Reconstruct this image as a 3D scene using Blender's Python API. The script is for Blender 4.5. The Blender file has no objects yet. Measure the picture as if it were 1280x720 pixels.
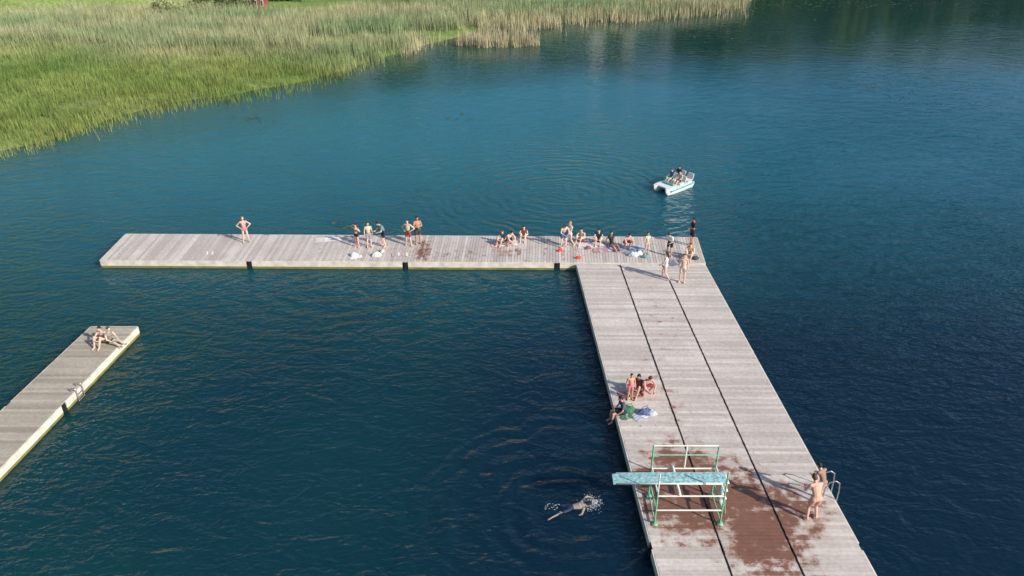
import bpy, math, random
import numpy as np
from mathutils import Vector, Matrix
random.seed(7); rng=np.random.default_rng(11)
S=bpy.context.scene; COL=S.collection
DZ=0.45            # deck height above the lake
# ---------------------------------------------------------------- materials
def newmat(name):
    m=bpy.data.materials.new(name); m.use_nodes=True
    nt=m.node_tree; b=nt.nodes['Principled BSDF']; return m,nt,b
def N(nt,t,**k):
    n=nt.nodes.new(t)
    for a,v in k.items(): setattr(n,a,v)
    return n
def simple(name,col,rough=.6,metal=0,var=.12,scale=9):
    m,nt,b=newmat(name); L=nt.links
    tc=N(nt,'ShaderNodeTexCoord'); no=N(nt,'ShaderNodeTexNoise'); no.inputs['Scale'].default_value=scale
    no.inputs['Detail'].default_value=4
    L.new(tc.outputs['Object'],no.inputs['Vector'])
    r=N(nt,'ShaderNodeValToRGB')
    r.color_ramp.elements[0].position=.3; r.color_ramp.elements[1].position=.7
    r.color_ramp.elements[0].color=(*[c*(1-var) for c in col],1)
    r.color_ramp.elements[1].color=(*[min(1,c*(1+var)) for c in col],1)
    L.new(no.outputs['Fac'],r.inputs['Fac']); L.new(r.outputs['Color'],b.inputs['Base Color'])
    b.inputs['Roughness'].default_value=rough; b.inputs['Metallic'].default_value=metal
    return m
def attrmat(name,rough=.6,var=.2,scale=3.,attr='col',spec=.3):
    m,nt,b=newmat(name); L=nt.links
    a=N(nt,'ShaderNodeAttribute',attribute_name=attr)
    tc=N(nt,'ShaderNodeTexCoord'); no=N(nt,'ShaderNodeTexNoise'); no.inputs['Scale'].default_value=scale
    L.new(tc.outputs['Object'],no.inputs['Vector'])
    mr=N(nt,'ShaderNodeMapRange'); mr.inputs[1].default_value=.3; mr.inputs[2].default_value=.7
    mr.inputs[3].default_value=1-var; mr.inputs[4].default_value=1+var
    L.new(no.outputs['Fac'],mr.inputs[0])
    mx=N(nt,'ShaderNodeVectorMath',operation='SCALE'); L.new(a.outputs['Color'],mx.inputs[0]); L.new(mr.outputs[0],mx.inputs['Scale'])
    L.new(mx.outputs[0],b.inputs['Base Color']); b.inputs['Roughness'].default_value=rough
    b.inputs['Specular IOR Level'].default_value=spec
    return m
# ---------------------------------------------------------------- mesh builder
class MB:
    def __init__(s): s.v=[]; s.f=[]; s.m=[]; s.c=[]; s.n=0
    def add(s,verts,faces,mat=0,col=(1,1,1)):
        o=s.n; s.v.extend([tuple(v) for v in verts]); s.n+=len(verts)
        s.f.extend([tuple(i+o for i in f) for f in faces]); s.m.extend([mat]*len(faces)); s.c.extend([col]*len(faces))
    def prism(s,quad,z0,z1,mat=0,col=(1,1,1)):   # quad: 4 xy ccw
        v=[(p[0],p[1],z0) for p in quad]+[(p[0],p[1],z1) for p in quad]
        s.add(v,[(3,2,1,0),(4,5,6,7),(0,1,5,4),(1,2,6,5),(2,3,7,6),(3,0,4,7)],mat,col)
    def box(s,c,d,mat=0,col=(1,1,1),rot=0):
        ca,sa=math.cos(rot),math.sin(rot)
        q=[(c[0]+ca*x-sa*y,c[1]+sa*x+ca*y) for x,y in ((-d[0]/2,-d[1]/2),(d[0]/2,-d[1]/2),(d[0]/2,d[1]/2),(-d[0]/2,d[1]/2))]
        s.prism(q,c[2]-d[2]/2,c[2]+d[2]/2,mat,col)
    def cap(s,a,b,ra,rb,hint=(1,0,0),seg=10,mat=0,col=(1,1,1),nc=3):
        v,f=capsule(a,b,ra,rb,hint,seg,nc); s.add(v,f,mat,col)
    def chain(s,pts,r,mat=0,col=(1,1,1),seg=8):
        for p,q in zip(pts[:-1],pts[1:]): s.cap(p,q,r,r,seg=seg,mat=mat,col=col,nc=2)
    def mesh(s,name,mats,smooth=False):
        me=bpy.data.meshes.new(name); me.from_pydata(s.v,[],s.f)
        for m in mats: me.materials.append(m)
        me.polygons.foreach_set('material_index',s.m)
        a=me.attributes.new('col','FLOAT_COLOR','FACE')
        a.data.foreach_set('color',np.c_[np.array(s.c,dtype=np.float32),np.ones(len(s.c),dtype=np.float32)].ravel())
        if smooth: me.polygons.foreach_set('use_smooth',[True]*len(me.polygons))
        me.update(); return me
    def obj(s,name,mats,smooth=False,parent=None,loc=(0,0,0),rot=0):
        o=bpy.data.objects.new(name,s.mesh(name,mats,smooth)); COL.objects.link(o)
        o.location=loc; o.rotation_euler=(0,0,rot)
        if parent: o.parent=parent
        return o
def capsule(a,b,ra,rb,hint=(1,0,0),seg=10,nc=3):
    a=np.array(a,float); b=np.array(b,float)
    ra=(ra,ra) if np.isscalar(ra) else ra; rb=(rb,rb) if np.isscalar(rb) else rb
    d=b-a; L=np.linalg.norm(d); d=d/L if L>1e-6 else np.array([0,0,1.])
    h=np.array(hint,float); u=h-d*h.dot(d)
    if np.linalg.norm(u)<.2: h=np.array([0,1.,0]); u=h-d*h.dot(d)
    u/=np.linalg.norm(u); w=np.cross(d,u)
    V=[];F=[];rings=[]
    ma,mb=min(ra),min(rb)
    for i in range(nc):
        t=math.pi/2*(i+.35)/nc-math.pi/2
        rings.append((a+d*math.sin(t)*ma,(ra[0]*math.cos(t),ra[1]*math.cos(t))))
    rings.append((a,ra)); rings.append((b,rb))
    for i in reversed(range(nc)):
        t=math.pi/2-math.pi/2*(i+.35)/nc
        rings.append((b+d*math.sin(t)*mb,(rb[0]*math.cos(t),rb[1]*math.cos(t))))
    for c,r in rings:
        for k in range(seg):
            t=2*math.pi*k/seg; V.append(c+u*r[0]*math.cos(t)+w*r[1]*math.sin(t))
    for i in range(len(rings)-1):
        for k in range(seg):
            k2=(k+1)%seg; F.append((i*seg+k,i*seg+k2,(i+1)*seg+k2,(i+1)*seg+k))
    F.append(tuple(reversed(range(seg)))); F.append(tuple((len(rings)-1)*seg+k for k in range(seg)))
    return V,F
def empty(name):
    e=bpy.data.objects.new(name,None); COL.objects.link(e); return e
def npmesh(name,V,F,cols,mat,smooth=False):
    """V (n,3), F (m,k) ; cols (n,3) per point"""
    me=bpy.data.meshes.new(name); n=len(V); m,k=F.shape
    me.vertices.add(n); me.vertices.foreach_set('co',V.astype(np.float32).ravel())
    me.loops.add(m*k); me.loops.foreach_set('vertex_index',F.astype(np.int32).ravel())
    me.polygons.add(m); me.polygons.foreach_set('loop_start',np.arange(0,m*k,k,dtype=np.int32))
    try: me.polygons.foreach_set('loop_total',np.full(m,k,dtype=np.int32))
    except Exception: pass
    me.update(calc_edges=True)
    if cols is not None:
        a=me.attributes.new('col','FLOAT_COLOR','POINT')
        a.data.foreach_set('color',np.c_[cols,np.ones(n)].astype(np.float32).ravel())
    if smooth: me.polygons.foreach_set('use_smooth',np.ones(m,dtype=bool))
    me.materials.append(mat)
    o=bpy.data.objects.new(name,me); COL.objects.link(o); return o
_ph=rng.uniform(0,6.28,(24,)); _dr=rng.uniform(0,6.28,(24,)); _fr=np.array([1,1.3,1.7,2.1,2.6,3.3]*4)
def vn(x,y,s,o=0):     # smooth pseudo noise about -1..1
    r=0
    for i in range(6):
        j=(i+o*5)%24
        r=r+np.sin((x*np.cos(_dr[j])+y*np.sin(_dr[j]))*s*_fr[j]+_ph[j]+1.3*np.sin((x*np.sin(_dr[j])-y*np.cos(_dr[j]))*s*.8+_ph[(j+3)%24]))
    return r/3.2
# ---------------------------------------------------------------- world, sun, camera
SUNV=Vector((.83*math.cos(math.radians(30)),-.56*math.cos(math.radians(30)),math.sin(math.radians(30)))).normalized()
W=bpy.data.worlds.new("World"); S.world=W; W.use_nodes=True
nt=W.node_tree; bg=nt.nodes['Background']; sky=nt.nodes.new('ShaderNodeTexSky'); sky.sky_type='NISHITA'
sky.sun_disc=False; sky.sun_elevation=math.radians(30); sky.sun_rotation=math.atan2(.83,-.56)
sky.air_density=1.0; sky.dust_density=1.5; sky.ozone_density=1.8
nt.links.new(sky.outputs[0],bg.inputs[0]); bg.inputs[1].default_value=.145
sl=bpy.data.lights.new('sun','SUN'); sl.energy=5.0; sl.angle=math.radians(.5); sl.color=(1,.92,.79)
so=bpy.data.objects.new('sun',sl); COL.objects.link(so); so.rotation_euler=SUNV.to_track_quat('Z','Y').to_euler(); so.location=(60,-40,60)
cd=bpy.data.cameras.new('camera'); cam=bpy.data.objects.new('camera',cd); COL.objects.link(cam); S.camera=cam
cd.sensor_width=36; cd.lens=28.125; cd.clip_end=5000
PIT=math.atan(.557); cam.location=(0,0,20+DZ); cam.rotation_euler=(math.pi/2-PIT,0,0)
S.view_settings.view_transform='Standard'; S.view_settings.look='None'; S.view_settings.exposure=0
def G(px,py,z=DZ):   # image pixel -> ground position at height z
    H=20+DZ-z; dep=PIT+math.atan((py-360)/1000.)
    return ((px-640)*H/(math.cos(PIT)*(py+197)),H/math.tan(dep))
# ---------------------------------------------------------------- lake shore
kx=[-900,-400,-120,-60,-37.9,-33,-27.6,-23,-17.4,-15,-11.5,-9,-4,4,16.8,32,36,45,80,150,400,900]
ky=[-600,-200,0,36,56.5,65.0,69.6,73.5,79.2,85,89.4,95,100,104,109,115.3,128,160,172,180,200,260]
def LAND(x,y):
    a=y-np.interp(x,kx,ky)
    return np.maximum(np.maximum(a,x-270),-(y+32))
xs=np.unique(np.r_[np.arange(-900,-110,16.),np.arange(-110,60,1.6),np.arange(60,920,14.)])
ys=np.unique(np.r_[np.arange(-900,40,18.),np.arange(40,132,1.6),np.arange(132,220,4.),np.arange(220,920,14.)])
X,Y=np.meshgrid(xs,ys); L=LAND(X,Y)+1.2*vn(X,Y,.25)
far=np.clip(L-75,0,None)
Z=np.clip((L-2.5)*.14,-1.6,.22)+np.clip(L-6,0,1e9)*.004+95*(1-np.exp(-far/260))*(1+.25*vn(X,Y,.008,1))
Z+=.05*vn(X,Y,.6,2)*(L>4)
nx,ny=len(xs),len(ys); idx=np.arange(nx*ny).reshape(ny,nx)
F=np.stack([idx[:-1,:-1],idx[:-1,1:],idx[1:,1:],idx[1:,:-1]],-1).reshape(-1,4)
m,nt,b=newmat('meadow_ground'); Lk=nt.links
tc=N(nt,'ShaderNodeTexCoord')
n1=N(nt,'ShaderNodeTexNoise'); n1.inputs['Scale'].default_value=.09; n1.inputs['Detail'].default_value=6; n1.inputs['Roughness'].default_value=.65
n2=N(nt,'ShaderNodeTexNoise'); n2.inputs['Scale'].default_value=2.2; n2.inputs['Detail'].default_value=5
mp=N(nt,'ShaderNodeMapping'); mp.inputs['Scale'].default_value=(.45,1.6,1)
Lk.new(tc.outputs['Object'],mp.inputs[0]); Lk.new(mp.outputs[0],n1.inputs['Vector']); Lk.new(tc.outputs['Object'],n2.inputs['Vector'])
r=N(nt,'ShaderNodeValToRGB'); e=r.color_ramp.elements
e[0].position=.32; e[0].color=(.12,.18,.055,1); e[1].position=.68; e[1].color=(.34,.34,.17,1)
x=e.new(.5); x.color=(.20,.29,.08,1)
Lk.new(n1.outputs['Fac'],r.inputs['Fac'])
mr=N(nt,'ShaderNodeMapRange'); mr.inputs[1].default_value=.3; mr.inputs[2].default_value=.7; mr.inputs[3].default_value=.72; mr.inputs[4].default_value=1.25
Lk.new(n2.outputs['Fac'],mr.inputs[0])
sc=N(nt,'ShaderNodeVectorMath',operation='SCALE'); Lk.new(r.outputs[0],sc.inputs[0]); Lk.new(mr.outputs[0],sc.inputs['Scale'])
sp=N(nt,'ShaderNodeSeparateXYZ'); Lk.new(tc.outputs['Object'],sp.inputs[0])
mz=N(nt,'ShaderNodeMapRange'); mz.inputs[1].default_value=2; mz.inputs[2].default_value=12; Lk.new(sp.outputs['Z'],mz.inputs[0])
mx=N(nt,'ShaderNodeMix',data_type='RGBA'); Lk.new(mz.outputs[0],mx.inputs[0]); Lk.new(sc.outputs[0],mx.inputs[6]); mx.inputs[7].default_value=(.05,.085,.025,1)
Lk.new(mx.outputs[2],b.inputs['Base Color']); b.inputs['Roughness'].default_value=.95; b.inputs['Specular IOR Level'].default_value=.1
npmesh('ground',np.stack([X.ravel(),Y.ravel(),Z.ravel()],-1),F,None,m,True)
# ---------------------------------------------------------------- water
m,nt,b=newmat('lake_water'); Lk=nt.links
tc=N(nt,'ShaderNodeTexCoord')
def noise(scale,stretch=(1,1,1),rot=0,detail=2,rough=.5,dist=0):
    mp=N(nt,'ShaderNodeMapping'); mp.inputs['Scale'].default_value=stretch; mp.inputs['Rotation'].default_value=(0,0,rot)
    n=N(nt,'ShaderNodeTexNoise'); n.inputs['Scale'].default_value=scale; n.inputs['Detail'].default_value=detail; n.inputs['Roughness'].default_value=rough
    n.inputs['Distortion'].default_value=dist; n.noise_dimensions='2D'
    Lk.new(tc.outputs['Object'],mp.inputs[0]); Lk.new(mp.outputs[0],n.inputs['Vector']); return n.outputs['Fac']
def M(op,a,b_=None,c=None):
    n=N(nt,'ShaderNodeMath',operation=op)
    for i,v in enumerate((a,b_,c)):
        if v is None: continue
        if isinstance(v,(int,float)): n.inputs[i].default_value=v
        else: Lk.new(v,n.inputs[i])
    return n.outputs[0]
wob=M('MULTIPLY',noise(.5,detail=1),1.3)
def ramp(src,a0,a1,v0,v1):
    n=N(nt,'ShaderNodeMapRange',interpolation_type='SMOOTHSTEP')
    for i,q in enumerate((a0,a1,v0,v1)): n.inputs[i+1].default_value=q
    Lk.new(src,n.inputs[0]); return n.outputs[0]
rbrk=ramp(noise(.30,(1,1,1),2,1),.34,.60,.15,1.)
def rings(cx,cy,k,r0,sig,sx=1.,sy=1.):
    vm=N(nt,'ShaderNodeVectorMath',operation='SUBTRACT'); Lk.new(tc.outputs['Object'],vm.inputs[0]); vm.inputs[1].default_value=(cx,cy,0)
    v2=N(nt,'ShaderNodeVectorMath',operation='MULTIPLY'); Lk.new(vm.outputs[0],v2.inputs[0]); v2.inputs[1].default_value=(sx,sy,0)
    ln=N(nt,'ShaderNodeVectorMath',operation='LENGTH'); Lk.new(v2.outputs[0],ln.inputs[0]); d=ln.outputs['Value']
    s=M('SINE',M('MULTIPLY',M('ADD',d,wob),k)); g=M('SUBTRACT',d,r0); g=M('DIVIDE',g,sig); g=M('MULTIPLY',M('MULTIPLY',g,g),-1)
    return M('MULTIPLY',M('MULTIPLY',s,M('EXPONENT',g)),rbrk)
patch=noise(.045,(1,1.4,1),.4,3)
pm=N(nt,'ShaderNodeMapRange'); pm.inputs[1].default_value=.35; pm.inputs[2].default_value=.65; pm.inputs[3].default_value=.65; pm.inputs[4].default_value=1.35; Lk.new(patch,pm.inputs[0])
sp=N(nt,'ShaderNodeSeparateXYZ'); Lk.new(tc.outputs['Object'],sp.inputs[0])
SX,SY=sp.outputs['X'],sp.outputs['Y']
h=M('ADD',M('MULTIPLY',noise(.85,(.7,1.3,1),.25,3,.6,.4),1.05),M('MULTIPLY',noise(3.0,(.8,1.2,1),-.3,2,.55),.38))
h=M('MULTIPLY',h,pm.outputs[0])
h=M('MULTIPLY',h,ramp(SY,38,85,1.,.18))      # sheltered, calm water in the reed bay
h=M('ADD',h,M('MULTIPLY',rings(3.4,49.4,7.5,6.,4.5,1,1.1),.20))
h=M('ADD',h,M('MULTIPLY',rings(1.8,20.6,7.,3.2,2.6),.26))
h=M('ADD',h,M('MULTIPLY',rings(16.5,41,8.,3.5,2.6),.11))
h=M('ADD',h,M('MULTIPLY',rings(-9,36.5,6.,3.5,3.,.6,1),.16))
bp=N(nt,'ShaderNodeBump'); bp.inputs['Strength'].default_value=1; bp.inputs['Distance'].default_value=.17
Lk.new(h,bp.inputs['Height']); Lk.new(bp.outputs[0],b.inputs['Normal'])
def mixc(f,a_,b_):
    n=N(nt,'ShaderNodeMix',data_type='RGBA'); Lk.new(f,n.inputs[0])
    for i,v in ((6,a_),(7,b_)):
        if isinstance(v,tuple): n.inputs[i].default_value=(*v,1)
        else: Lk.new(v,n.inputs[i])
    return n.outputs[2]
c=mixc(ramp(noise(.035,(1,1,1),1,2),.35,.65,0,1),(.0030,.029,.046),(.005,.046,.052))
# shade under and beside the long pier, painted into the colour as darker blue
pier_shade=M('MULTIPLY',ramp(SX,-7,1.5,0,1),ramp(SY,30,42,1,0)); c=mixc(M('MULTIPLY',pier_shade,.85),c,(.0022,.013,.034))
band=ramp(M('ADD',SY,M('MULTIPLY',noise(.05,(1,1,1),3,2),10)),32,68,0,1)  # brighter mid-lake band: sky reflection painted into the water colour
mid=mixc(ramp(SX,-4,36,0,1),(.018,.145,.200),(.008,.098,.160)); c=mixc(band,c,mid)
# dark olive in the far bay: tree reflections painted into the base colour
bay=ramp(M('ADD',M('ADD',SY,M('MULTIPLY',SX,-.06)),M('MULTIPLY',noise(.07,(1,1,1),.9,3),12)),78,96,0,1)
c=mixc(bay,c,(.012,.050,.046))
sh=M('ADD',M('ADD',M('MULTIPLY',SX,-.82),SY),M('MULTIPLY',noise(.12),8))
c=mixc(ramp(sh,80,100,0,.8),c,(.030,.080,.050))
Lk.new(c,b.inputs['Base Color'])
b.subsurface_method='BURLEY'; b.inputs['Subsurface Weight'].default_value=1.; b.inputs['Subsurface Radius'].default_value=(.6,1.,1.); b.inputs['Subsurface Scale'].default_value=1.6
b.inputs['Roughness'].default_value=.05; b.inputs['IOR'].default_value=1.33
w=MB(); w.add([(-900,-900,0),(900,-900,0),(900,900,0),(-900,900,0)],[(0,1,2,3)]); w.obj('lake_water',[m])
# ---------------------------------------------------------------- reeds (single blade meshes)
blade=attrmat('reed_blades',.7,.25,.5)
def blades(name,P,h,wd,c,lean=.22):
    n=len(P); a=rng.uniform(0,np.pi,n); dx=np.cos(a)*wd/2; dy=np.sin(a)*wd/2
    la=rng.uniform(0,2*np.pi,n); ll=rng.uniform(0,lean,n)*h
    V=np.empty((n,3,3)); V[:,0]=P-np.c_[dx,dy,np.zeros(n)]; V[:,1]=P+np.c_[dx,dy,np.zeros(n)]
    V[:,2]=P+np.c_[np.cos(la)*ll-.05*h,np.sin(la)*ll,h]
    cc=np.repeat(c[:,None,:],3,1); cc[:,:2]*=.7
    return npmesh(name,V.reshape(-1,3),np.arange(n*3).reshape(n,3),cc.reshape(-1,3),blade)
def wedge(x,y,mg=7): return np.abs(x)<.66*(.874*y+10)+mg
n=1400000
x=rng.uniform(-95,45,n); y=rng.uniform(48,132,n); k=wedge(x,y); x,y=x[k],y[k]
l=LAND(x,y)+1.5*vn(x,y,.35)+.9*vn(x,y,1.1,1)
inl=np.exp(-((y-(97.2+.3*(x+14)+.8*np.sin(x)))/2.2)**2)*(x>-24)*(x<-4)
clump=((x+1.8)/4.6)**2+((y-94.3)/1.6)**2+.25*vn(x,y,.9)
d=1/(1+np.exp(-(l-.8)/.9))*(1-np.clip(inl*1.8,0,1))
isC=clump<1
d=np.where(isC,1,d)
zoneB=((y+3*vn(x,y,.12,2)>90)|(x>-11.5))|isC
mead=(y+2.5*vn(x,y,.13,3)>113)&(x<-14)
thin=np.where(mead,.25,np.where(zoneB,.5,.65))*(.7+.35*vn(x,y,.5,3).clip(-1,1))
k=(rng.uniform(0,1,len(x))<d*thin)
x,y,l,zoneB,mead,isC=x[k],y[k],l[k],zoneB[k],mead[k],isC[k]; n=len(x)
v=np.clip(vn(x,y,.16,1)*.5+.5,0,1); v2=np.clip(vn(x*.5,y*1.7,.22,2)*.6+.45,0,1)
gA=np.outer(1-v,[.155,.245,.055])+np.outer(v,[.28,.33,.10])
gB=np.outer(1-v2,[.24,.34,.17])+np.outer(v2,[.50,.47,.28])
zb=np.clip((y+3*vn(x,y,.12,2)-80)/14,0,1); zb=np.where((x>-11.5)|isC,1,zb)[:,None]
c=gB*zb+gA*(1-zb)
tan=np.clip(1-l/3.5,0,1)*(x>-12)*.8; tan=np.where(isC,.8,tan)[:,None]
c=c*(1-tan)+tan*np.array([.60,.52,.34])
c=np.where(mead[:,None],np.outer(1-v,[.19,.31,.07])+np.outer(v,[.30,.37,.13]),c)
c*=rng.uniform(.7,1.3,(n,1))
hh=np.where(mead,.3,1.8*rng.uniform(.6,1.15,n)*np.where(l<.5,.85,1))
hh=np.where((~zoneB)&(~mead),.8*rng.uniform(.6,1.15,n)+zb[:,0]*.6,hh)
hh=np.where(isC,hh*1.25,hh)
ww=np.where(mead,.07,np.where(zoneB,.06,.045))
zz=np.clip((l-2.5)*.14,-.1,.2)
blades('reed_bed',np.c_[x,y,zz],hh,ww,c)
# ---------------------------------------------------------------- shrubs & distant forest
leaf=attrmat('foliage_leaves',.7,.3,.4)
def crown(cx,cy,cz,rx,ry,rz,n,size,cdark,clight):
    nl=7; lob=rng.normal(0,.45,(nl,3)); lob[:,2]=np.abs(lob[:,2])*.7-.1; lr=rng.uniform(.35,.6,nl)
    w=rng.integers(0,nl,n); d=rng.normal(0,1,(n,3)); d/=np.linalg.norm(d,axis=1)[:,None]
    p=lob[w]+d*(lr[w]*rng.uniform(.6,1.05,n))[:,None]
    P=p*[rx,ry,rz]+[cx,cy,cz]
    a=rng.normal(0,1,(n,3)); a/=np.linalg.norm(a,axis=1)[:,None]; b2=np.cross(a,d)+.001; b2/=np.linalg.norm(b2,axis=1)[:,None]
    s=(size*rng.uniform(.6,1.3,n))[:,None]
    V=np.stack([P-a*s,P-b2*s*.6,P+a*s,P+b2*s*.6],1)
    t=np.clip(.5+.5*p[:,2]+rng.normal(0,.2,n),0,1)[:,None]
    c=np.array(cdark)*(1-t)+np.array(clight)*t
    return V,np.repeat(c[:,None],4,1)
def foliage(name,specs,trunks=None):
    Vs,Cs=[],[]
    for s in specs:
        V,C=crown(*s); Vs.append(V.reshape(-1,3)); Cs.append(C.reshape(-1,3))
    V=np.concatenate(Vs); C=np.concatenate(Cs); n=len(V)//4
    F=np.arange(n*4).reshape(n,4)
    if trunks is not None:
        tv=[];tf=[];o=len(V)
        for (tx,ty,tz,th,tr) in trunks:
            for zz_,rr in ((tz-.5,tr),(tz+th,tr*.4)):
                for q in range(5): tv.append((tx+rr*math.cos(q*1.2566),ty+rr*math.sin(q*1.2566),zz_))
            for q in range(5): tf.append((o+q,o+(q+1)%5,o+5+(q+1)%5,o+5+q))
            o+=10
        V=np.concatenate([V,np.array(tv)]); F=np.concatenate([F,np.array(tf)]); C=np.concatenate([C,np.tile([.09,.065,.045],(len(tv),1))])
    return npmesh(name,V,F,C,leaf)
gx,gy=G(222,20,0.2); foliage('willow_shrub',[(gx,gy,.9,3.2,1.8,1.7,1400,.17,(.10,.14,.05),(.28,.32,.13))],[(gx,gy,0,1.2,.12)])
gx,gy=G(280,14,0.2); foliage('willow_shrub',[(gx,gy,1.2,3.6,2.4,2.6,2200,.17,(.03,.055,.018),(.13,.18,.05))],[(gx,gy,0,2,.16)])
gx,gy=G(180,2,0.2); foliage('willow_shrub',[(gx,gy,.5,2.4,1.4,1.2,900,.16,(.06,.10,.035),(.18,.24,.08))],[(gx,gy,0,1,.1)])
gx,gy=G(355,3,0.2); foliage('willow_shrub',[(gx,gy,.5,5,1.,1.0,1100,.16,(.03,.06,.02),(.12,.18,.05))],[(gx,gy,0,1,.1)])
sp_,tr_=[],[]
cnt=0
while cnt<800:
    x_=rng.uniform(-220,280); y_=rng.uniform(150,320)
    l_=float(LAND(np.array(x_),np.array(y_)))
    if l_<4 or l_>140 or (x_<35 and y_<178): continue
    if rng.uniform()>math.exp(-max(0,l_-30)/60.): continue
    far_=max(l_-75,0); z_=.3+95*(1-math.exp(-far_/260))
    hgt=rng.uniform(15,26); cr=rng.uniform(3,5)
    sp_.append((x_,y_,z_+hgt*.58,cr,cr,hgt*.45,110,1.3,(.035,.060,.016),(.12,.16,.04))); tr_.append((x_,y_,z_,hgt*.7,.35)); cnt+=1
foliage('distant_forest',sp_,tr_)
# ---------------------------------------------------------------- lakeside hut + far houses (their reflections show)
red=simple('red_boards',(.28,.07,.045),.8); white=simple('white_paint',(.72,.70,.65),.6,0,.06); dark=simple('dark_glass',(.03,.035,.04),.2)
render_=simple('pale_render',(.70,.67,.60),.8,0,.08)
roofm=simple('roof_tiles',(.22,.10,.07),.85,0,.25,3)
def house(name,cx,cy,z,w_,d_,h_,rh,wall,rot=0,floors=1,cols=3):
    e=empty(name); e.location=(cx,cy,z); e.rotation_euler=(0,0,rot)
    a=MB(); a.box((0,0,h_/2-.2),(w_,d_,h_+.4))
    for s in (-1,1): a.add([(-w_/2,s*d_/2,h_),(w_/2,s*d_/2,h_),(0,s*d_/2,h_+rh)],[(0,1,2)])
    a.obj('walls',[wall],parent=e)
    a=MB(); t=.12; ov=.35
    for s in (-1,1):
        sl_=rh/(w_/2); xe=s*(w_/2+ov); ze=h_-ov*sl_
        a.add([(0,-d_/2-ov,h_+rh+.02),(0,d_/2+ov,h_+rh+.02),(xe,d_/2+ov,ze+.02),(xe,-d_/2-ov,ze+.02),(0,-d_/2-ov,h_+rh+t),(0,d_/2+ov,h_+rh+t),(xe,d_/2+ov,ze+t),(xe,-d_/2-ov,ze+t)],
              [(0,1,2,3),(7,6,5,4),(0,3,7,4),(3,2,6,7),(2,1,5,6),(1,0,4,5)])
    a.obj('roof',[roofm],parent=e)
    a=MB(); fh=h_/floors
    for f_ in range(floors):
        for c_ in range(cols):
            x_=(c_+.5)/cols*w_-w_/2
            door=(f_==0 and c_==cols//2)
            hh_=fh*.75 if door else fh*.42; zc=hh_/2+.02 if door else f_*fh+fh*.55
            a.box((x_,-d_/2-.02,zc),(w_/cols*.5,.08,hh_+.12),1); a.box((x_,-d_/2-.05,zc),(w_/cols*.5-.16,.08,hh_-.06),0)
    a.obj('windows_and_door',[dark,white],parent=e)
gx,gy=G(319,15,.2); house('red_hut',gx,gy+1.6,.25,2.5,2.6,1.9,.8,red,.1)
for x_,y_,w_,h_,fl in ((17.5,172,3.0,15.5,5),(24.5,174,2.6,14.5,5),(32,173,2.8,15.5,5),(45,176,3.2,17,5)):
    house('apartment_block',x_,y_,.4,w_,9,h_,2.,render_,0,fl,2)
# ---------------------------------------------------------------- lily pads / floating weed
pad=attrmat('lily_pads',.5,.3,2)
a=MB()
for px,py,nn,sx,sy in ((770,72,40,20,4),(575,147,14,12,3),(316,150,14,18,3),(1090,112,30,55,9),(1160,95,24,40,8),(1200,130,20,50,8),(1050,6,160,90,4),(900,12,60,50,5),(430,282,8,16,2),(1180,70,26,60,12),(560,75,26,30,6),(850,40,30,60,8),(480,95,22,25,4),(700,50,24,30,5),(1100,60,30,90,20)):
    for i in range(nn):
        x_,y_=G(px+random.gauss(0,sx*.8),py+random.gauss(0,sy*.8),0); rr=random.uniform(.06,.20)
        k=9; th=random.uniform(0,6.28)
        V=[(x_+rr*random.uniform(.8,1.1)*math.cos(th+q/k*5.9),y_+rr*random.uniform(.8,1.1)*math.sin(th+q/k*5.9),.012+random.uniform(0,.012)) for q in range(k)]+[(x_,y_,.015)]
        g=random.uniform(.6,1.3); a.add(V,[tuple(range(k+1))],0,(.08*g,.12*g,.06*g))
a.obj('lily_pads',[pad])
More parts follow.
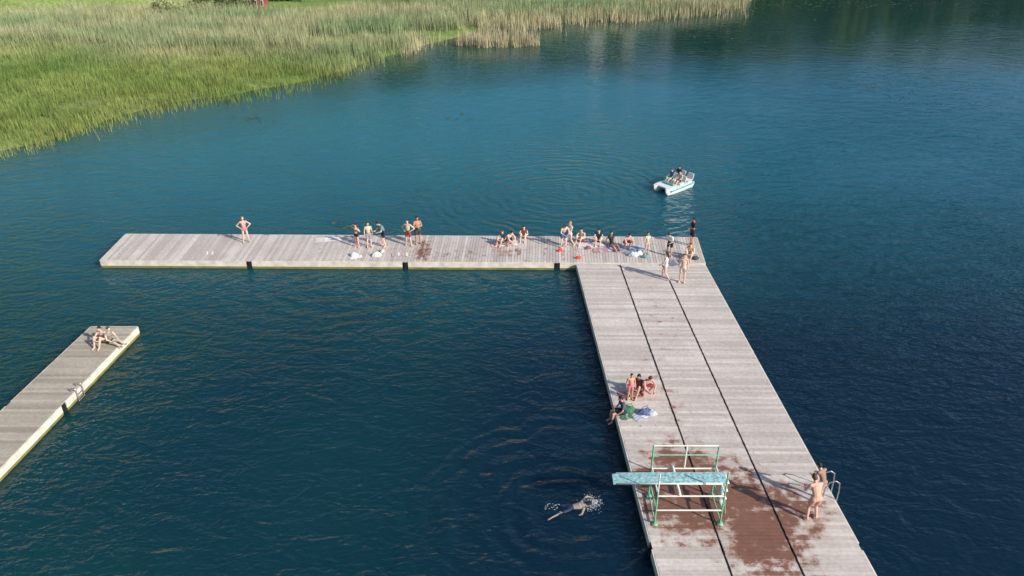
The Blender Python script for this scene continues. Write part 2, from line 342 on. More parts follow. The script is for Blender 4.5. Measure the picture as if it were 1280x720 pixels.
# ---------------------------------------------------------------- wood
def woodmat(name,c0,c1,wet=None):
    m,nt,b=newmat(name); Lk=nt.links
    tc=N(nt,'ShaderNodeTexCoord'); at=N(nt,'ShaderNodeAttribute',attribute_name='col')
    def nz(sc_,st=(1,1,1),det=4,ro=.6):
        mp=N(nt,'ShaderNodeMapping'); mp.inputs['Scale'].default_value=st; n=N(nt,'ShaderNodeTexNoise')
        n.inputs['Scale'].default_value=sc_; n.inputs['Detail'].default_value=det; n.inputs['Roughness'].default_value=ro
        Lk.new(tc.outputs['Object'],mp.inputs[0]); Lk.new(mp.outputs[0],n.inputs['Vector']); return n.outputs['Fac']
    def mr(v,a0,a1,b0,b1,smooth=False):
        n=N(nt,'ShaderNodeMapRange'); 
        if smooth: n.interpolation_type='SMOOTHSTEP'
        for i,q in enumerate((a0,a1,b0,b1)): n.inputs[i+1].default_value=q
        Lk.new(v,n.inputs[0]); return n.outputs[0]
    def mth(op,p,q):
        n=N(nt,'ShaderNodeMath',operation=op)
        for i,v in enumerate((p,q)):
            if isinstance(v,(int,float)): n.inputs[i].default_value=v
            else: Lk.new(v,n.inputs[i])
        return n.outputs[0]
    def mix(f,a_,b_):
        n=N(nt,'ShaderNodeMix',data_type='RGBA')
        Lk.new(f,n.inputs[0])
        for i,v in ((6,a_),(7,b_)):
            if isinstance(v,tuple): n.inputs[i].default_value=(*v,1)
            else: Lk.new(v,n.inputs[i])
        return n.outputs[2]
    sep=N(nt,'ShaderNodeSeparateColor'); Lk.new(at.outputs['Color'],sep.inputs[0])
    base=mix(sep.outputs[0],c0,c1)
    st=mr(nz(.8),.35,.7,0,.40); base=mix(st,base,tuple(c*.76 for c in c0))
    gr=mr(nz(7,(1,1,1),6),.3,.7,.85,1.1)
    sc=N(nt,'ShaderNodeVectorMath',operation='SCALE'); Lk.new(base,sc.inputs[0]); Lk.new(gr,sc.inputs['Scale']); col=sc.outputs[0]
    rough=.85
    if wet:
        tot=None
        for (cx,cy,rx,ry,amt) in wet:
            vm=N(nt,'ShaderNodeVectorMath',operation='SUBTRACT'); Lk.new(tc.outputs['Object'],vm.inputs[0]); vm.inputs[1].default_value=(cx,cy,0)
            v2=N(nt,'ShaderNodeVectorMath',operation='MULTIPLY'); Lk.new(vm.outputs[0],v2.inputs[0]); v2.inputs[1].default_value=(1/rx,1/ry,0)
            ln=N(nt,'ShaderNodeVectorMath',operation='LENGTH'); Lk.new(v2.outputs[0],ln.inputs[0])
            f=mth('MULTIPLY',mr(ln.outputs['Value'],.2,1.5,1,0),amt)
            tot=f if tot is None else mth('MAXIMUM',tot,f)
        ns=mr(nz(1.9,(1,1,1),6,.72),.28,.72,0,1)
        wv=mth('ADD',mth('ADD',tot,mth('MULTIPLY',ns,.85)),mth('MULTIPLY',sep.outputs[1],.22))
        damp=mr(wv,.80,1.10,0,.55,True); col=mix(damp,col,(.38,.23,.18))
        wm=mr(wv,.98,1.25,0,.93,True)
        wc=mix(nz(3.5,(1,1,1),4),(.13,.055,.038),(.26,.12,.08))
        col=mix(wm,col,wc)
        sprk=mr(nz(4.5,(1,1,1),2),.66,.70,0,.6); sprk=mth('MULTIPLY',sprk,mr(nz(.35),.45,.6,0,1)); col=mix(sprk,col,(.26,.18,.14))
        Lk.new(mr(wm,0,1,.85,.35),b.inputs['Roughness'])
    else: b.inputs['Roughness'].default_value=rough
    Lk.new(col,b.inputs['Base Color']); b.inputs['Specular IOR Level'].default_value=.3
    return m
wx,wy=G(880,622); wx2,wy2=G(955,668); wx3,wy3=G(530,312); wx4,wy4=G(850,585)
woodA=woodmat('weathered_deck_boards',(.51,.455,.425),(.70,.645,.61),
   [(wx,wy,3.2,2.0,1.0),(wx2,wy2,1.8,2.3,.90),(wx4,wy4,1.6,1.6,.85),(9.6,20.2,1.3,1.7,.76),(wx3,wy3,.8,2.2,.58),(6.4,27,1.0,5,.30),(7.0,33,.8,4,.28),(-2,40,9,1.5,.34)])
woodB=woodmat('old_deck_boards',(.35,.31,.25),(.52,.47,.39))
fascm=simple('dock_edge_beam',(.68,.63,.55),.8,0,.2,2.5)
pont=simple('pontoon_float',(.07,.07,.045),.8,0,.3,3); black=simple('black_rubber',(.015,.015,.017),.6)
steel=simple('galvanised_steel',(.5,.52,.53),.35,.8,.08)
algae=simple('algae_beam',(.20,.19,.06),.9,0,.3,2)
def lerp(a,b,t): return (a[0]+(b[0]-a[0])*t,a[1]+(b[1]-a[1])*t)
def dock(name,p0L,p1L,p0R,p1R,lanes,wood,joints=(),bw=.147,gap=.015):
    e=empty(name); Lg=math.dist(p0L,p1L); n=int(Lg/(bw+gap)); a=MB()
    for (u0,u1) in lanes:
        for i in range(n):
            t0=i/n; t1=(i+bw/(bw+gap))/n; dz=random.uniform(0,.005)
            o1=random.uniform(-.0012,.0012); o2=random.uniform(-.0012,.0012)
            q=[lerp(lerp(p0L,p1L,t0),lerp(p0R,p1R,t0),u0+o1),lerp(lerp(p0L,p1L,t0),lerp(p0R,p1R,t0),u1+o2),
               lerp(lerp(p0L,p1L,t1),lerp(p0R,p1R,t1),u1+o2),lerp(lerp(p0L,p1L,t1),lerp(p0R,p1R,t1),u0+o1)]
            ar=(q[1][0]-q[0][0])*(q[2][1]-q[0][1])-(q[1][1]-q[0][1])*(q[2][0]-q[0][0])
            if ar<0: q=q[::-1]
            bright=random.random() if random.random()<.88 else 0
            a.prism(q,DZ-.04,DZ+dz,0,(bright,random.random(),0))
    a.obj('deck_boards',[wood],parent=e)
    f=MB(); P=MB(); bounds=[0]+list(joints)+[1]; jw=.16/Lg
    def pt(t,u): return lerp(lerp(p0L,p1L,t),lerp(p0R,p1R,t),u)
    wd=math.dist(p0L,p0R)
    def ccw(q):
        ar=sum(q[i][0]*q[(i+1)%4][1]-q[(i+1)%4][0]*q[i][1] for i in range(4)); return q if ar>0 else q[::-1]
    for s0,s1 in zip(bounds[:-1],bounds[1:]):
        a0=s0+(jw if s0>0 else 0); a1=s1-(jw if s1<1 else 0)
        t_=.05/wd
        for (ua,ub) in ((-t_,0.),(1.,1+t_)):
            f.prism(ccw([pt(a0,ua),pt(a1,ua),pt(a1,ub),pt(a0,ub)]),.13,DZ-.006,0)
            f.prism(ccw([pt(a0,ua+(.012/wd if ua<0 else 0)),pt(a1,ua+(.012/wd if ua<0 else 0)),pt(a1,ub-(.012/wd if ua>=0 else 0)),pt(a0,ub-(.012/wd if ua>=0 else 0))]),-.1,.127,1)
        P.prism(ccw([pt(a0+.3/Lg,.04),pt(a1-.3/Lg,.04),pt(a1-.3/Lg,.96),pt(a0+.3/Lg,.96)]),-.5,.30,0)
        P.prism(ccw([pt(a0+.02/Lg,.01),pt(a1-.02/Lg,.01),pt(a1-.02/Lg,.99),pt(a0+.02/Lg,.99)]),.31,.40,0)
    for t in joints:
        for ua in (-.012,.972):
            P.prism(ccw([pt(t-.10/Lg,ua),pt(t+.10/Lg,ua),pt(t+.10/Lg,ua+.04),pt(t-.10/Lg,ua+.04)]),.02,.36,1)
        P.prism(ccw([pt(t-.03/Lg,-.02),pt(t+.03/Lg,-.02),pt(t+.03/Lg,1.02),pt(t-.03/Lg,1.02)]),.2,.405,1)
    for tt,sg in ((0,-1),(1,1)):
        q=[pt(tt,-.0),pt(tt,1.),pt(tt+sg*.05/Lg,1.),pt(tt+sg*.05/Lg,-.0)]
        f.prism(ccw(q),.10,DZ-.006,0)
    f.obj('edge_beams',[fascm,algae],parent=e); P.obj('pontoons',[pont,black],parent=e)
    return e
FL=(-22.57,39.05);FR=(10.49,38.68);BL=(-22.57,42.40);BR=(10.70,41.95)
dock('floating_dock',FL,FR,BL,BR,[(0,1)],woodA,joints=(.247,.506,.757))
PL0=(3.55,38.56);PL1=(4.62,17.43);PR0=(10.44,38.50);PR1=(11.36,17.43)
def ext(a,b,yy): t=(yy-a[1])/(b[1]-a[1]); return lerp(a,b,t)
PL1e=ext(PL0,PL1,-30);PR1e=ext(PR0,PR1,-30)
dock('floating_dock',PL0,PL1e,PR0,PR1e,[(0,.327),(.339,.661),(.673,1)],woodA,joints=(.29,.58,.86))
QL0=(-19.9,32.15);QR0=(-17.72,32.15)
dock('floating_dock',QL0,(QL0[0]-2.3,QL0[1]-22),QR0,(QR0[0]-2.3,QR0[1]-22),[(0,1)],woodB,joints=(.27,.54))
# ---------------------------------------------------------------- springboard
gpaint=simple('pale_green_paint',(.20,.44,.30),.5,0,.2,6); wpaint=simple('white_rail_paint',(.74,.76,.70),.5,0,.1,6)
tq=simple('turquoise_nonslip',(.28,.50,.52),.75,0,.5,9)
e=empty('springboard'); z0=DZ
a=MB(); nb=16
for i in range(nb):
    t0,t1=i/nb,(i+1)/nb; xa=7.15-3.78*t0; xb=7.15-3.78*t1
    za=z0+1.45-.05*max(0,t0-.4)**2*3; zb=z0+1.45-.05*max(0,t1-.4)**2*3; th0=.07-.03*t0; th1=.07-.03*t1
    y0,y1=20.05,20.53
    a.add([(xa,y0,za-th0),(xb,y0,zb-th1),(xb,y1,zb-th1),(xa,y1,za-th0),(xa,y0,za),(xb,y0,zb),(xb,y1,zb),(xa,y1,za)],
          [(0,1,2,3),(7,6,5,4),(0,4,5,1),(3,2,6,7)]+([(0,3,7,4)] if i==0 else [])+([(1,5,6,2)] if i==nb-1 else []))
a.obj('board',[tq],parent=e)
a=MB()
a.box((5.25,20.035,z0+1.40),(3.5,.02,.07),mat=0); a.box((5.25,20.545,z0+1.40),(3.5,.02,.07),mat=0)
for (x_,y_,top,mt) in ((4.78,19.62,1.42,1),(4.78,20.95,2.25,1),(6.98,19.62,2.25,1),(6.98,20.95,2.25,1),(5.9,20.95,2.25,0)):
    a.cap((x_,y_,z0+(.06 if x_!=5.9 else 1.3)),(x_,y_,z0+top),.032,.032,mat=mt); 
    if x_!=5.9: a.box((x_,y_,z0+.02),(.2,.2,.03),mat=1)
a.cap((4.78,19.62,z0+1.42),(4.78,19.62,z0+2.2),.025,.025,mat=0)
for z_,x0,x1,y_,mt in ((2.25,4.78,6.98,20.95,0),(1.85,4.78,6.98,20.95,1),(1.25,4.78,6.98,20.95,0),(.55,4.78,6.98,20.95,0),
                     (1.25,4.78,6.98,19.62,0),(.62,4.78,6.98,19.62,0)):
    a.cap((x0,y_,z0+z_),(x1,y_,z0+z_),.028,.028,mat=mt)
for x_ in (4.78,6.98):
    for z_ in (1.33,.62,.12): a.cap((x_,19.62,z0+z_),(x_,20.95,z0+z_),.03,.03,mat=1 if z_<1 else 0)
a.cap((5.5,19.62,z0+1.33),(5.5,20.95,z0+1.33),.05,.05,mat=0)
for z_ in (.35,.7,1.05,1.4): a.box((7.14,20.3,z0+z_),(.16,.5,.03),mat=0)
for y_ in (20.05,20.55): a.chain([(7.25,y_,z0+.04),(7.05,y_,z0+1.42)],.022,1)
a.obj('steel_frame',[wpaint,gpaint],True,parent=e)
# ---------------------------------------------------------------- swim ladders
def ladder(x,y,rot,w_=.5,k=1.):
    a=MB()
    for s in (-w_/2,w_/2):
        pts=[(-.35*k,s,DZ+.02),(-.33*k,s,DZ+.55*k),(-.22*k,s,DZ+.78*k),(-.02,s,DZ+.84*k),(.12,s,DZ+.74*k),(.16,s,DZ+.4*k),(.17,s,-.8)]
        a.chain(pts,.022)
    for z_ in (.3,.02,-.25): a.cap((.17,-w_/2,z_),(.17,w_/2,z_),.02,.02)
    a.obj('swim_ladder',[steel],True,loc=(x,y,0),rot=rot)
gx,gy=G(1040,618); ladder(ext(PR0,PR1,gy)[0]-.05,gy,0)
ladder(-18.27,27.2,-.1,.4,.22)
# ---------------------------------------------------------------- people
skinmat=attrmat('skin_and_cloth',.6,.06,6)
def P2(base,**k):
    d=dict(base); d.update(k); return d
def sym(**k):
    d={}
    for n_,v in k.items():
        if n_ in('sh','el','wr','hip','kn','an','to'):
            d[n_+'L']=(-v[0],v[1],v[2]); d[n_+'R']=v
        else: d[n_]=v
    return d
ST=sym(pel=(0,0,.93),bel=(0,.015,1.09),che=(0,.0,1.29),nek=(0,-.015,1.46),hed=(0,.02,1.63),sh=(.18,-.01,1.40),el=(.245,-.04,1.12),wr=(.25,.05,.88),hip=(.095,0,.90),kn=(.11,.03,.50),an=(.12,-.02,.09),to=(.15,.13,.04))
POSE={'stand':ST,
'hips':P2(ST,elL=(-.42,-.08,1.17),wrL=(-.21,.05,1.03),elR=(.42,-.08,1.17),wrR=(.21,.05,1.03),knL=(-.14,.03,.5),anL=(-.19,-.02,.09),toL=(-.24,.12,.04),anR=(.17,-.02,.09)),
'fold':P2(ST,elL=(-.24,.06,1.15),wrL=(.02,.22,1.18),elR=(.24,.06,1.15),wrR=(-.02,.24,1.12)),
'walk':P2(ST,elL=(-.24,.08,1.14),wrL=(-.22,.27,.98),elR=(.25,-.14,1.14),wrR=(.26,-.1,.88),knL=(-.1,-.02,.50),anL=(-.1,-.28,.12),toL=(-.12,-.16,.04),knR=(.1,.2,.52),anR=(.11,.22,.09),toR=(.13,.38,.05)),
'headarm':P2(ST,elR=(.36,.06,1.50),wrR=(.14,.1,1.66),elL=(-.36,.02,1.26),wrL=(-.2,.14,1.42)),
'stoop':sym(pel=(0,-.06,.92),bel=(0,-.01,1.07),che=(0,.08,1.25),nek=(0,.17,1.39),hed=(0,.26,1.50),sh=(.18,.12,1.33),el=(.27,.2,1.08),wr=(.16,.38,1.02),hip=(.095,-.06,.90),kn=(.13,.05,.50),an=(.16,-.04,.09),to=(.20,.11,.04)),
'knees':sym(pel=(0,0,.11),bel=(0,-.04,.26),che=(0,0,.46),nek=(0,.05,.63),hed=(0,.10,.79),sh=(.18,.03,.57),el=(.27,.2,.38),wr=(.1,.42,.37),hip=(.095,.03,.12),kn=(.15,.38,.50),an=(.12,.56,.08),to=(.14,.72,.04)),
'legs':sym(pel=(0,0,.11),bel=(0,-.03,.26),che=(0,.0,.47),nek=(0,.03,.64),hed=(0,.07,.80),sh=(.18,.0,.58),el=(.24,.10,.33),wr=(.16,.32,.26),hip=(.095,.03,.12),kn=(.12,.45,.19),an=(.12,.86,.07),to=(.14,.92,.2)),
'lean':sym(pel=(0,0,.11),bel=(0,-.08,.25),che=(0,-.17,.44),nek=(0,-.21,.61),hed=(0,-.19,.77),sh=(.18,-.2,.55),el=(.25,-.36,.32),wr=(.24,-.42,.08),hip=(.095,.03,.12),kn=(.13,.44,.24),an=(.12,.82,.07),to=(.15,.87,.22)),
'crouch':sym(pel=(0,-.14,.31),bel=(0,-.09,.44),che=(0,.05,.62),nek=(0,.16,.77),hed=(0,.26,.90),sh=(.18,.11,.70),el=(.25,.32,.52),wr=(.1,.47,.36),hip=(.1,-.12,.29),kn=(.2,.28,.50),an=(.17,.02,.10),to=(.19,.2,.04)),
'edge':sym(pel=(0,0,.11),bel=(0,-.02,.27),che=(0,.04,.47),nek=(0,.1,.63),hed=(0,.16,.78),sh=(.18,.08,.57),el=(.25,.12,.32),wr=(.2,.28,.16),hip=(.095,.03,.12),kn=(.12,.46,.11),an=(.12,.5,-.30),to=(.13,.64,-.36)),
'chair':sym(pel=(0,0,.11),bel=(0,-.05,.27),che=(0,-.07,.47),nek=(0,-.05,.64),hed=(0,-.01,.80),sh=(.18,-.06,.58),el=(.25,.04,.34),wr=(.17,.26,.30),hip=(.095,.03,.12),kn=(.12,.42,.20),an=(.12,.64,-.08),to=(.13,.78,-.02)),
'swim':dict(pel=(0,0,-.02),bel=(0,.15,.0),che=(0,.36,.02),nek=(0,.53,.04),hed=(0,.68,.07),shL=(-.18,.47,.02),elL=(-.34,.70,.10),wrL=(-.30,.94,.02),shR=(.18,.46,.02),elR=(.40,.34,.02),wrR=(.46,.10,-.04),hipL=(-.1,-.04,-.03),knL=(-.18,-.42,-.06),anL=(-.22,-.80,-.01),toL=(-.24,-.95,-.02),hipR=(.1,-.04,-.03),knR=(.22,-.40,-.03),anR=(.38,-.74,.01),toR=(.46,-.88,.0),fw=(0,.3,-1)),
}
def person(name,x,y,z,yaw,pose,height=1.72,skin=(.56,.33,.235),hair=(.05,.03,.02),top=None,bottom=(.03,.04,.10),female=False,longhair=False,hires=False,bulk=1.):
    J={k_:np.array(v_,float) for k_,v_ in POSE[pose].items()}
    sk=tuple(c*random.uniform(.9,1.1) for c in skin)
    segs=[]
    def sg(a_,b_,ra,rb,col,hint=(1,0,0)): segs.append((a_,b_,ra,rb,hint,col))
    T=top if top else sk
    ex=.010 if top else 0
    k_=bulk*(.92 if female else 1)
    wst=.125*k_; sg(J['pel'],J['bel'],(.150*bulk,.105*bulk),(wst,.092*bulk),bottom)
    sg(J['bel'],J['che'],(wst+ex,.095*bulk+ex),(.160*k_+ex,.108*k_+ex),T)
    mid=(J['shL']+J['shR'])/2
    sg(J['che'],mid*.8+J['che']*.2,(.160*k_+ex,.108*k_+ex),(.145*k_+ex,.075+ex),T)
    sg(J['shL']*.92+mid*.08,J['shR']*.92+mid*.08,(.062+ex,.062+ex),(.062+ex,.062+ex),T,(0,1,0))
    if female:
        up=(J['nek']-J['che']); up/=np.linalg.norm(up); lat=(J['shR']-J['shL']); lat/=np.linalg.norm(lat); fw=np.cross(up,lat)
        for s in (-1,1): c_=J['che']+lat*s*.07+fw*.075-up*.0; sg(c_,c_+fw*.015,.058,.05,top or bottom)
    sg(mid,J['nek'],.060,.052,sk); sg(J['nek'],J['hed']-(J['hed']-J['nek'])*.3,.052,.05,sk)
    up=J['hed']-J['nek']; up/=np.linalg.norm(up); F0=np.array(J.get('fw',(0,1,0)),float); fw=F0-up*F0.dot(up); fw/=np.linalg.norm(fw); lat=np.cross(fw,up)
    hd=J['hed']; 
    sg(hd+up*.035,hd-up*.005,(.076,.094),(.070,.084),sk,lat)
    sg(hd-up*.02+fw*.03,hd-up*.075+fw*.055,(.055,.05),(.032,.028),sk,lat)
    sg(hd+fw*.088+up*.005,hd+fw*.104-up*.018,.010,.015,sk)
    for s in (-1,1): sg(hd+lat*s*.078-up*.012,hd+lat*s*.082+up*.018,(.012,.02),(.012,.022),sk,fw)
    sg(hd+up*.055-fw*.016,hd-up*.02-fw*.038,(.084,.090),(.080,.066),hair,lat)
    if longhair:
        sg(hd-fw*.06,hd-up*.24-fw*.085,(.075,.045),(.055,.028),hair,lat)
    hands=[]
    for s in 'LR':
        sh,el,wr=J['sh'+s],J['el'+s],J['wr'+s]
        sg(sh,el,.052*k_,.040*k_,sk); sg(el,wr,.041*k_,.027,sk)
        if top and not female: sg(sh,sh*.45+el*.55,.064,.060,top)
        d=wr-el; d/=np.linalg.norm(d); sg(wr,wr+d*.075,(.030,.020),(.040,.018),sk,(0,1,0)); hands.append((wr+d*.085,d,s))
        hip,kn,an,to=J['hip'+s],J['kn'+s],J['an'+s],J['to'+s]
        sg(hip,kn,.086*bulk,.056*bulk,sk); sg(kn,kn*.6+an*.4,.054,.057,sk); sg(kn*.6+an*.4,an,.057,.034,sk)
        d=to-an; heel=an-d*.18; heel[2]=min(an[2],to[2]+.03) if pose not in('swim','edge','lean','legs') else an[2]
        sg(heel,to,(.036,.036),(.045,.026),sk); sg(an,heel,.034,.036,sk)
        if not female: sg(hip,hip*.42+kn*.58,.099*bulk,.088*bulk,bottom)
        else: sg(hip,hip*.9+kn*.1,.093,.090,bottom)
    sg(J['hipL'],J['hipR'],.098*bulk,.098*bulk,bottom,(0,0,1))
    b_=MB()
    for (a_,c_,ra,rb,hint,col) in segs: b_.cap(a_,c_,ra,rb,hint,10)
    me=b_.mesh('tmp',[]); o=bpy.data.objects.new('tmp',me); COL.objects.link(o)
    md=o.modifiers.new('r','REMESH'); md.mode='VOXEL'; md.voxel_size=.014 if hires else .021
    ms=o.modifiers.new('s','SMOOTH'); ms.factor=.5; ms.iterations=2
    dg=bpy.context.evaluated_depsgraph_get(); ev=o.evaluated_get(dg).to_mesh()
    nv=len(ev.vertices); V=np.empty(nv*3,dtype=np.float32); ev.vertices.foreach_get('co',V); V=V.reshape(-1,3)
    faces=[tuple(p.vertices) for p in ev.polygons]
    C=np.array([V[list(f_)].mean(0) for f_ in faces])
    best=np.full(len(C),9.); colr=np.zeros((len(C),3))
    for (a_,c_,ra,rb,hint,col) in segs:
        ra_=(ra if np.isscalar(ra) else sum(ra)/2); rb_=(rb if np.isscalar(rb) else sum(rb)/2)
        ax=c_-a_; LL=ax.dot(ax)+1e-9; t=np.clip((C-a_)@ax/LL,0,1)
        pr=a_+t[:,None]*ax; dv=C-pr
        if not np.isscalar(ra):
            dd=ax/math.sqrt(LL); hh_=np.array(hint,float); u=hh_-dd*hh_.dot(dd)
            if np.linalg.norm(u)<.2: hh_=np.array([0,1.,0]); u=hh_-dd*hh_.dot(dd)
            u/=np.linalg.norm(u); w_=np.cross(dd,u)
            ru=ra[0]+(rb[0]-ra[0])*t; rw=ra[1]+(rb[1]-ra[1])*t
            q=np.sqrt((dv@u/ru)**2+(dv@w_/rw)**2+(dv@dd/np.minimum(ru,rw))**2); dist=(q-1)*np.minimum(ru,rw)
        else: dist=np.linalg.norm(dv,axis=1)-(ra_+(rb_-ra_)*t)
        k2=dist<best; best=np.where(k2,dist,best); colr[k2]=col
    o.evaluated_get(dg).to_mesh_clear(); bpy.data.objects.remove(o)
    fb=MB(); fb.v=[tuple(map(float,p)) for p in V]; fb.n=nv; fb.f=faces; fb.m=[0]*len(faces); fb.c=[tuple(c_) for c_ in colr]
    for (c_,d,s) in hands:
        side=np.array([0,1.,0]); side=side-d*side.dot(d); side/=max(1e-6,np.linalg.norm(side)); pal=np.cross(d,side)*(1 if s=='L' else -1)
        for i,(o_,ln_) in enumerate(((.028,.036),(.010,.042),(-.010,.038),(-.027,.029))):
            p0=c_+side*o_-d*.012; p1=p0+d*ln_; p2=p1+(d*.75+pal*.5)*ln_*.75
            fb.cap(p0,p1,.009,.008,seg=6,col=sk,nc=1); fb.cap(p1,p2,.008,.006,seg=6,col=sk,nc=1)
        p0=c_+side*.03-d*.05; p1=p0+side*.024+d*.026; p2=p1+d*.028+side*.004
        fb.cap(p0,p1,.011,.009,seg=6,col=sk,nc=1); fb.cap(p1,p2,.009,.007,seg=6,col=sk,nc=1)
    for s in (-1,1):
        c_=hd+fw*.083+lat*s*.03+up*.008; fb.cap(c_,c_+fw*.004,.011,.010,seg=8,col=(.75,.72,.68),nc=2); fb.cap(c_+fw*.008,c_+fw*.010,.006,.005,seg=6,col=(.03,.02,.015),nc=1)
        fb.cap(c_+up*.022-lat*.012,c_+up*.022+lat*.012,.004,.004,seg=5,col=hair,nc=1)
    c_=hd+fw*.083-up*.048; fb.cap(c_-lat*.02,c_+lat*.02,.006,.006,seg=6,col=(.35,.10,.09),nc=1)
    sc_=height/1.75
    ob=fb.obj(name,[skinmat],True); ob.scale=(sc_,)*3; ob.location=(x,y,z); ob.rotation_euler=(0,0,yaw); return ob
D=math.radians
navy=(.02,.03,.08);blk=(.015,.015,.018);pink=(.60,.20,.25);redc=(.27,.06,.06);whit=(.7,.7,.68);blue=(.05,.12,.28);teal=(.08,.22,.24)
blond=(.42,.28,.12);brown=(.09,.045,.02);dk=(.02,.014,.01)
pale=(.68,.47,.38)
def at(name,px,py,yawdeg,pose,h=1.65,z=None,**k):
    gx,gy=G(px,py); return person(name,gx,gy,DZ+.004 if z is None else z,D(yawdeg),pose,h,**k)
at('woman',308,303,200,'hips',1.60,skin=pale,hair=blond,top=(.66,.36,.32),bottom=pink,female=True)
at('woman',447,309,150,'headarm',1.45,hair=dk,top=None,bottom=blk,female=True,longhair=True,skin=pale)
at('boy',462,309,200,'stand',1.55,hair=brown,bottom=(.35,.3,.3),skin=pale)
at('man',480,308,120,'stoop',1.72,hair=dk,top=(.16,.24,.28),bottom=navy,skin=pale)
at('man',511,307,160,'hips',1.62,hair=brown,bottom=redc,skin=pale)
at('man',523,305,200,'fold',1.72,hair=dk,bottom=(.05,.06,.06),skin=(.45,.26,.18))
at('woman',629,304,150,'knees',1.65,hair=brown,top=teal,bottom=teal,female=True,skin=pale)
at('man',636,306,220,'crouch',1.65,hair=dk,bottom=navy,skin=pale)
at('woman',655,298,170,'knees',1.62,hair=dk,top=redc,bottom=redc,female=True,longhair=True,skin=pale)
at('man',704,309,200,'stoop',1.62,hair=brown,bottom=blue,skin=pale)
at('woman',712,308,120,'walk',1.55,hair=blond,top=whit,bottom=whit,female=True,skin=pale)
at('man',727,302,150,'knees',1.7,hair=dk,bottom=redc,skin=pale)
at('woman',748,303,170,'knees',1.7,hair=dk,top=navy,bottom=blk,female=True,skin=pale)
at('woman',765,308,200,'lean',1.65,hair=dk,top=blk,bottom=blk,female=True,longhair=True)
at('man',783,309,200,'crouch',1.65,hair=dk,bottom=redc,skin=pale)
at('boy',808,318,200,'stand',1.35,hair=brown,bottom=(.5,.4,.4),skin=pale)
at('man',864,307,100,'fold',1.72,hair=dk,top=(.03,.035,.04),bottom=blk)
at('man',836,320,140,'stoop',1.6,hair=dk,bottom=blk,top=whit)
at('woman',862,321,160,'knees',1.7,hair=brown,top=(.5,.35,.2),bottom=whit,female=True,skin=pale)
at('girl',831,349,60,'walk',1.58,hair=dk,top=whit,bottom=whit,female=True,longhair=True,skin=pale)
at('man',852,353,160,'stand',1.66,hair=brown,bottom=(.6,.52,.45),skin=pale)
at('boy',787,499,190,'stand',1.28,hair=dk,bottom=pink,hires=True)
at('woman',798,489,150,'knees',1.75,hair=dk,top=redc,bottom=redc,female=True,hires=True)
at('man',807,491,200,'crouch',1.75,hair=brown,skin=(.64,.36,.29),bottom=pink,hires=True)
at('man',779,517,100,'edge',1.72,hair=dk,top=(.07,.1,.14),bottom=blk,hires=True)
at('man',1013,648,12,'stoop',1.85,hair=brown,skin=(.66,.40,.31),bottom=(.58,.36,.28),hires=True,bulk=1.12)
at('woman',1022,625,30,'stoop',1.62,hair=dk,skin=pale,top=(.3,.2,.16),bottom=(.3,.2,.16),female=True,hires=True)
at('man',131,428,170,'knees',1.75,hair=dk,bottom=(.2,.2,.18),skin=pale,hires=True)
at('woman',139,429,245,'legs',1.7,hair=brown,top=(.25,.22,.2),bottom=blk,female=True,skin=pale,hires=True)
# ---------------------------------------------------------------- swimmer and splash
gx,gy=G(712,634,0); person('swimmer',gx,gy,-.02,D(-80),'swim',1.75,skin=(.30,.24,.20),hair=dk,bottom=navy,hires=True)
foam=simple('foam',(.62,.68,.72),.4,0,.05)
a=MB(); cx,cy=G(739,630,0)
for i in range(650):
    r_=abs(random.gauss(0,.25)); th=random.uniform(0,6.28); z_=max(0.0,random.gauss(.0,.06)); s=random.uniform(.004,.014)
    a.cap((cx+r_*math.cos(th)*.8,cy+r_*math.sin(th)*.8,z_),(cx+r_*math.cos(th)*.8+s*2*math.cos(th),cy+r_*math.sin(th)*.8+s*math.sin(th),z_+.003),s,s*.6,seg=5,nc=1)
for i in range(25):
    x_,y_=G(random.uniform(680,700),random.gauss(633,3),0); s=random.uniform(.004,.009); a.cap((x_,y_,.003),(x_+.03,y_,.004),s,s,seg=5,nc=1)
a.obj('water_splash',[foam],True)
# ---------------------------------------------------------------- pedal boat
hull=simple('white_gelcoat',(.78,.80,.78),.3,0,.04); tqp=simple('turquoise_gelcoat',(.05,.42,.42),.35,0,.05); seat=simple('seat_plastic',(.72,.74,.72),.4,0,.05)
e=empty('pedal_boat'); bx,by=10.9,50.6
e.location=(bx,by,0); ang=math.atan2(-1.5,-1.7)-math.pi/2; e.rotation_euler=(0,0,ang)
def loft(sections,mat,b_):
    n_=len(sections[0]); V=[p for s_ in sections for p in s_]; Fc=[]
    for i in range(len(sections)-1):
        for k in range(n_): Fc.append((i*n_+k,i*n_+(k+1)%n_,(i+1)*n_+(k+1)%n_,(i+1)*n_+k))
    Fc.append(tuple(reversed(range(n_)))); Fc.append(tuple((len(sections)-1)*n_+k for k in range(n_)))
    b_.add(V,Fc,mat)
a=MB()
for s in (-1,1):
    secs=[]
    for yv,wv,zb,zt in ((-1.35,.22,-.05,.34),(-1.2,.27,-.16,.36),(0,.28,-.18,.36),(.9,.25,-.14,.40),(1.3,.14,.02,.44),(1.45,.04,.25,.44)):
        c_=s*.5; secs.append([(c_-wv,yv,zt),(c_-wv*.9,yv,(zb+zt)/2),(c_-wv*.5,yv,zb),(c_+wv*.5,yv,zb),(c_+wv*.9,yv,(zb+zt)/2),(c_+wv,yv,zt)])
    loft(secs,0,a)
    a.box((s*.785,0,.30),(.03,2.3,.10),1)
a.box((0,-.1,.30),(.46,2.3,.10),0)
a.box((0,.95,.40),(1.3,.55,.10),0); a.box((0,.62,.46),(.9,.10,.2),1)
a.obj('hull',[hull,tqp],parent=e)
a=MB()
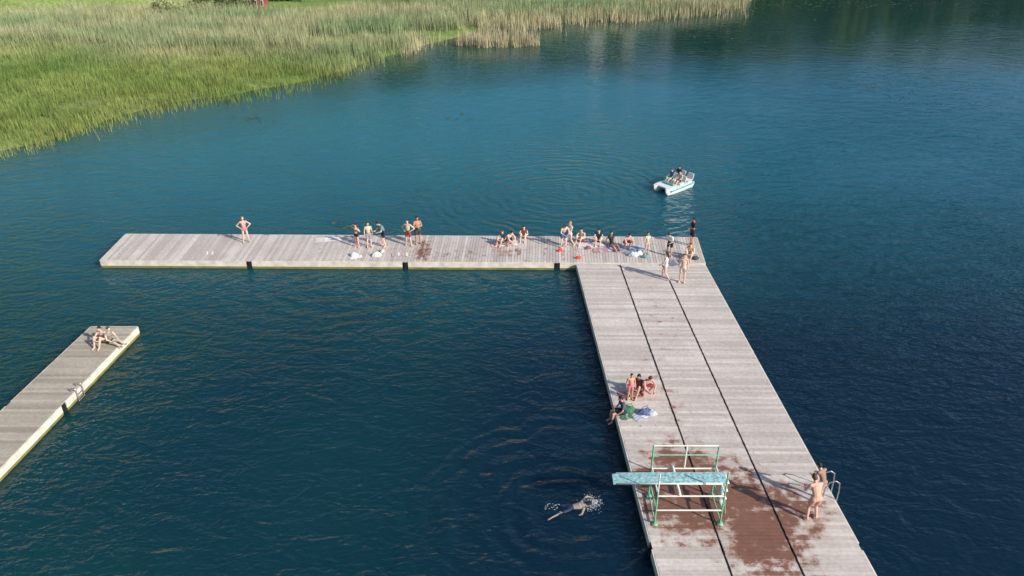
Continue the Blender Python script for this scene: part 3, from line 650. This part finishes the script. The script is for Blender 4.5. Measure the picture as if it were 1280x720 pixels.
for s in (-1,1):
    for yb in (-.25,-1.05):
        a.box((s*.34,yb+.05,.42),(.50,.46,.12)); 
        a.add([(s*.34-.25,yb-.2,.45),(s*.34+.25,yb-.2,.45),(s*.34+.22,yb-.36,.82),(s*.34-.22,yb-.36,.82),(s*.34-.25,yb-.26,.45),(s*.34+.25,yb-.26,.45),(s*.34+.22,yb-.42,.82),(s*.34-.22,yb-.42,.82)],
              [(0,1,2,3),(7,6,5,4),(0,4,5,1),(1,5,6,2),(2,6,7,3),(3,7,4,0)])
    a.chain([(s*.80,-1.1,.36),(s*.80,-.9,.58),(s*.80,-.2,.58),(s*.80,.1,.36)],.018,1)
a.chain([(0,.3,.34),(0,.2,.65)],.02,1)
a.obj('seats',[seat,steel],parent=e)
def onboat(name,lx,ly,**k):
    c_,s_=math.cos(ang),math.sin(ang); person(name,bx+c_*lx-s_*ly,by+s_*lx+c_*ly,.485,ang,'chair',**k)
onboat('man',-.34,-.15,hair=dk,bottom=navy,height=1.55,skin=pale); onboat('woman',.34,-.15,hair=brown,top=blue,bottom=blue,female=True,height=1.5,skin=pale)
onboat('man',.34,-.95,hair=dk,bottom=redc,top=(.03,.03,.05),height=1.5)
# ---------------------------------------------------------------- towels, bags
def towel(px,py,w_,h_,col,rot):
    gx,gy=G(px,py); n_=9; V=[];Fc=[];s1,s2=random.uniform(0,6),random.uniform(0,6)
    for i in range(n_):
        for j in range(n_):
            u=i/(n_-1)-.5; v_=j/(n_-1)-.5
            V.append((u*w_+.03*math.sin(v_*7+s1),v_*h_+.03*math.sin(u*6+s2),.012+.02*abs(math.sin(u*9+s1)*math.sin(v_*11+s2))))
    for i in range(n_-1):
        for j in range(n_-1): Fc.append((i*n_+j,(i+1)*n_+j,(i+1)*n_+j+1,i*n_+j+1))
    a=MB(); a.add(V,Fc)
    for i,f_ in enumerate(Fc):
        if (i//(n_-1))%4==3: a.c[i]=tuple(min(.8,c_*1.6+.12) for c_ in col)
        else: a.c[i]=col
    a.obj('beach_towel',[skinmat],False,loc=(gx,gy,DZ+.006),rot=rot)
for t in ((260,317,.6,.4,(.50,.46,.42),.2),(410,300,1.5,.7,(.66,.62,.60),.1),(445,322,.7,.4,(.7,.7,.7),.4),(500,318,.9,.5,(.5,.40,.38),0),(630,305,1.5,.8,(.6,.40,.42),.2),(738,307,1.5,.8,(.65,.6,.6),.1),
          (765,311,1.6,.8,(.35,.30,.38),-.1),(752,313,1.0,.5,(.5,.26,.27),.2),(790,312,1.2,.7,(.28,.34,.42),.3),(848,328,1.2,.7,(.2,.2,.25),.3),(805,519,1.0,.45,(.45,.48,.58),.5),(785,521,.6,.35,(.10,.18,.13),.2),(790,494,1.1,.5,(.38,.2,.18),.1)):
    towel(*t)
def bag(px,py,s,col,rot=0):
    gx,gy=G(px,py); a=MB(); secs=[]; s*=.75; ph=random.uniform(0,6)
    for z_,k_ in ((0,.9),(.05,1),(.14,.9),(.22,.6),(.27,.25)):
        secs.append([(s*k_*.32*math.cos(t*math.pi/6)*(1+.16*math.sin(t*2.1+z_*9+ph)),s*k_*.19*math.sin(t*math.pi/6)*(1+.2*math.cos(t*1.7+z_*12+ph)),z_*s*(1+.15*math.sin(t+ph))) for t in range(12)])
    loft(secs,0,a); a.c=[col]*len(a.f)
    a.chain([(-.16*s,0,.23*s),(-.12*s,.02,.38*s),(.1*s,.02,.38*s),(.16*s,0,.23*s)],.014*s,0,tuple(c_*.5 for c_ in col),6)
    a.obj('beach_bag',[skinmat],False,loc=(gx,gy,DZ+.006),rot=rot)
for b_ in ((443,320,1.,(.65,.65,.67),.2),(471,320,1.1,(.7,.7,.68),.5),(478,315,.8,(.45,.45,.5),1),(792,320,1.2,(.5,.58,.62),.2),(799,318,1.,(.65,.65,.67),.7),(807,322,.9,(.15,.28,.32),.2),
           (700,314,.7,(.60,.06,.05),.3),(723,323,.7,(.60,.06,.05),.3),(735,311,.8,(.25,.08,.1),.3),(773,313,.9,(.1,.1,.2),.3),(786,514,1.2,(.05,.16,.09),.2),(779,515,1.,(.04,.05,.1),.8),(806,517,1.2,(.08,.11,.26),.4),(815,518,.9,(.45,.5,.58),.1),(855,329,1.,(.6,.58,.55),.1),(869,324,.9,(.05,.05,.06),.2),(640,300,.8,(.3,.3,.35),0)):
    bag(*b_)
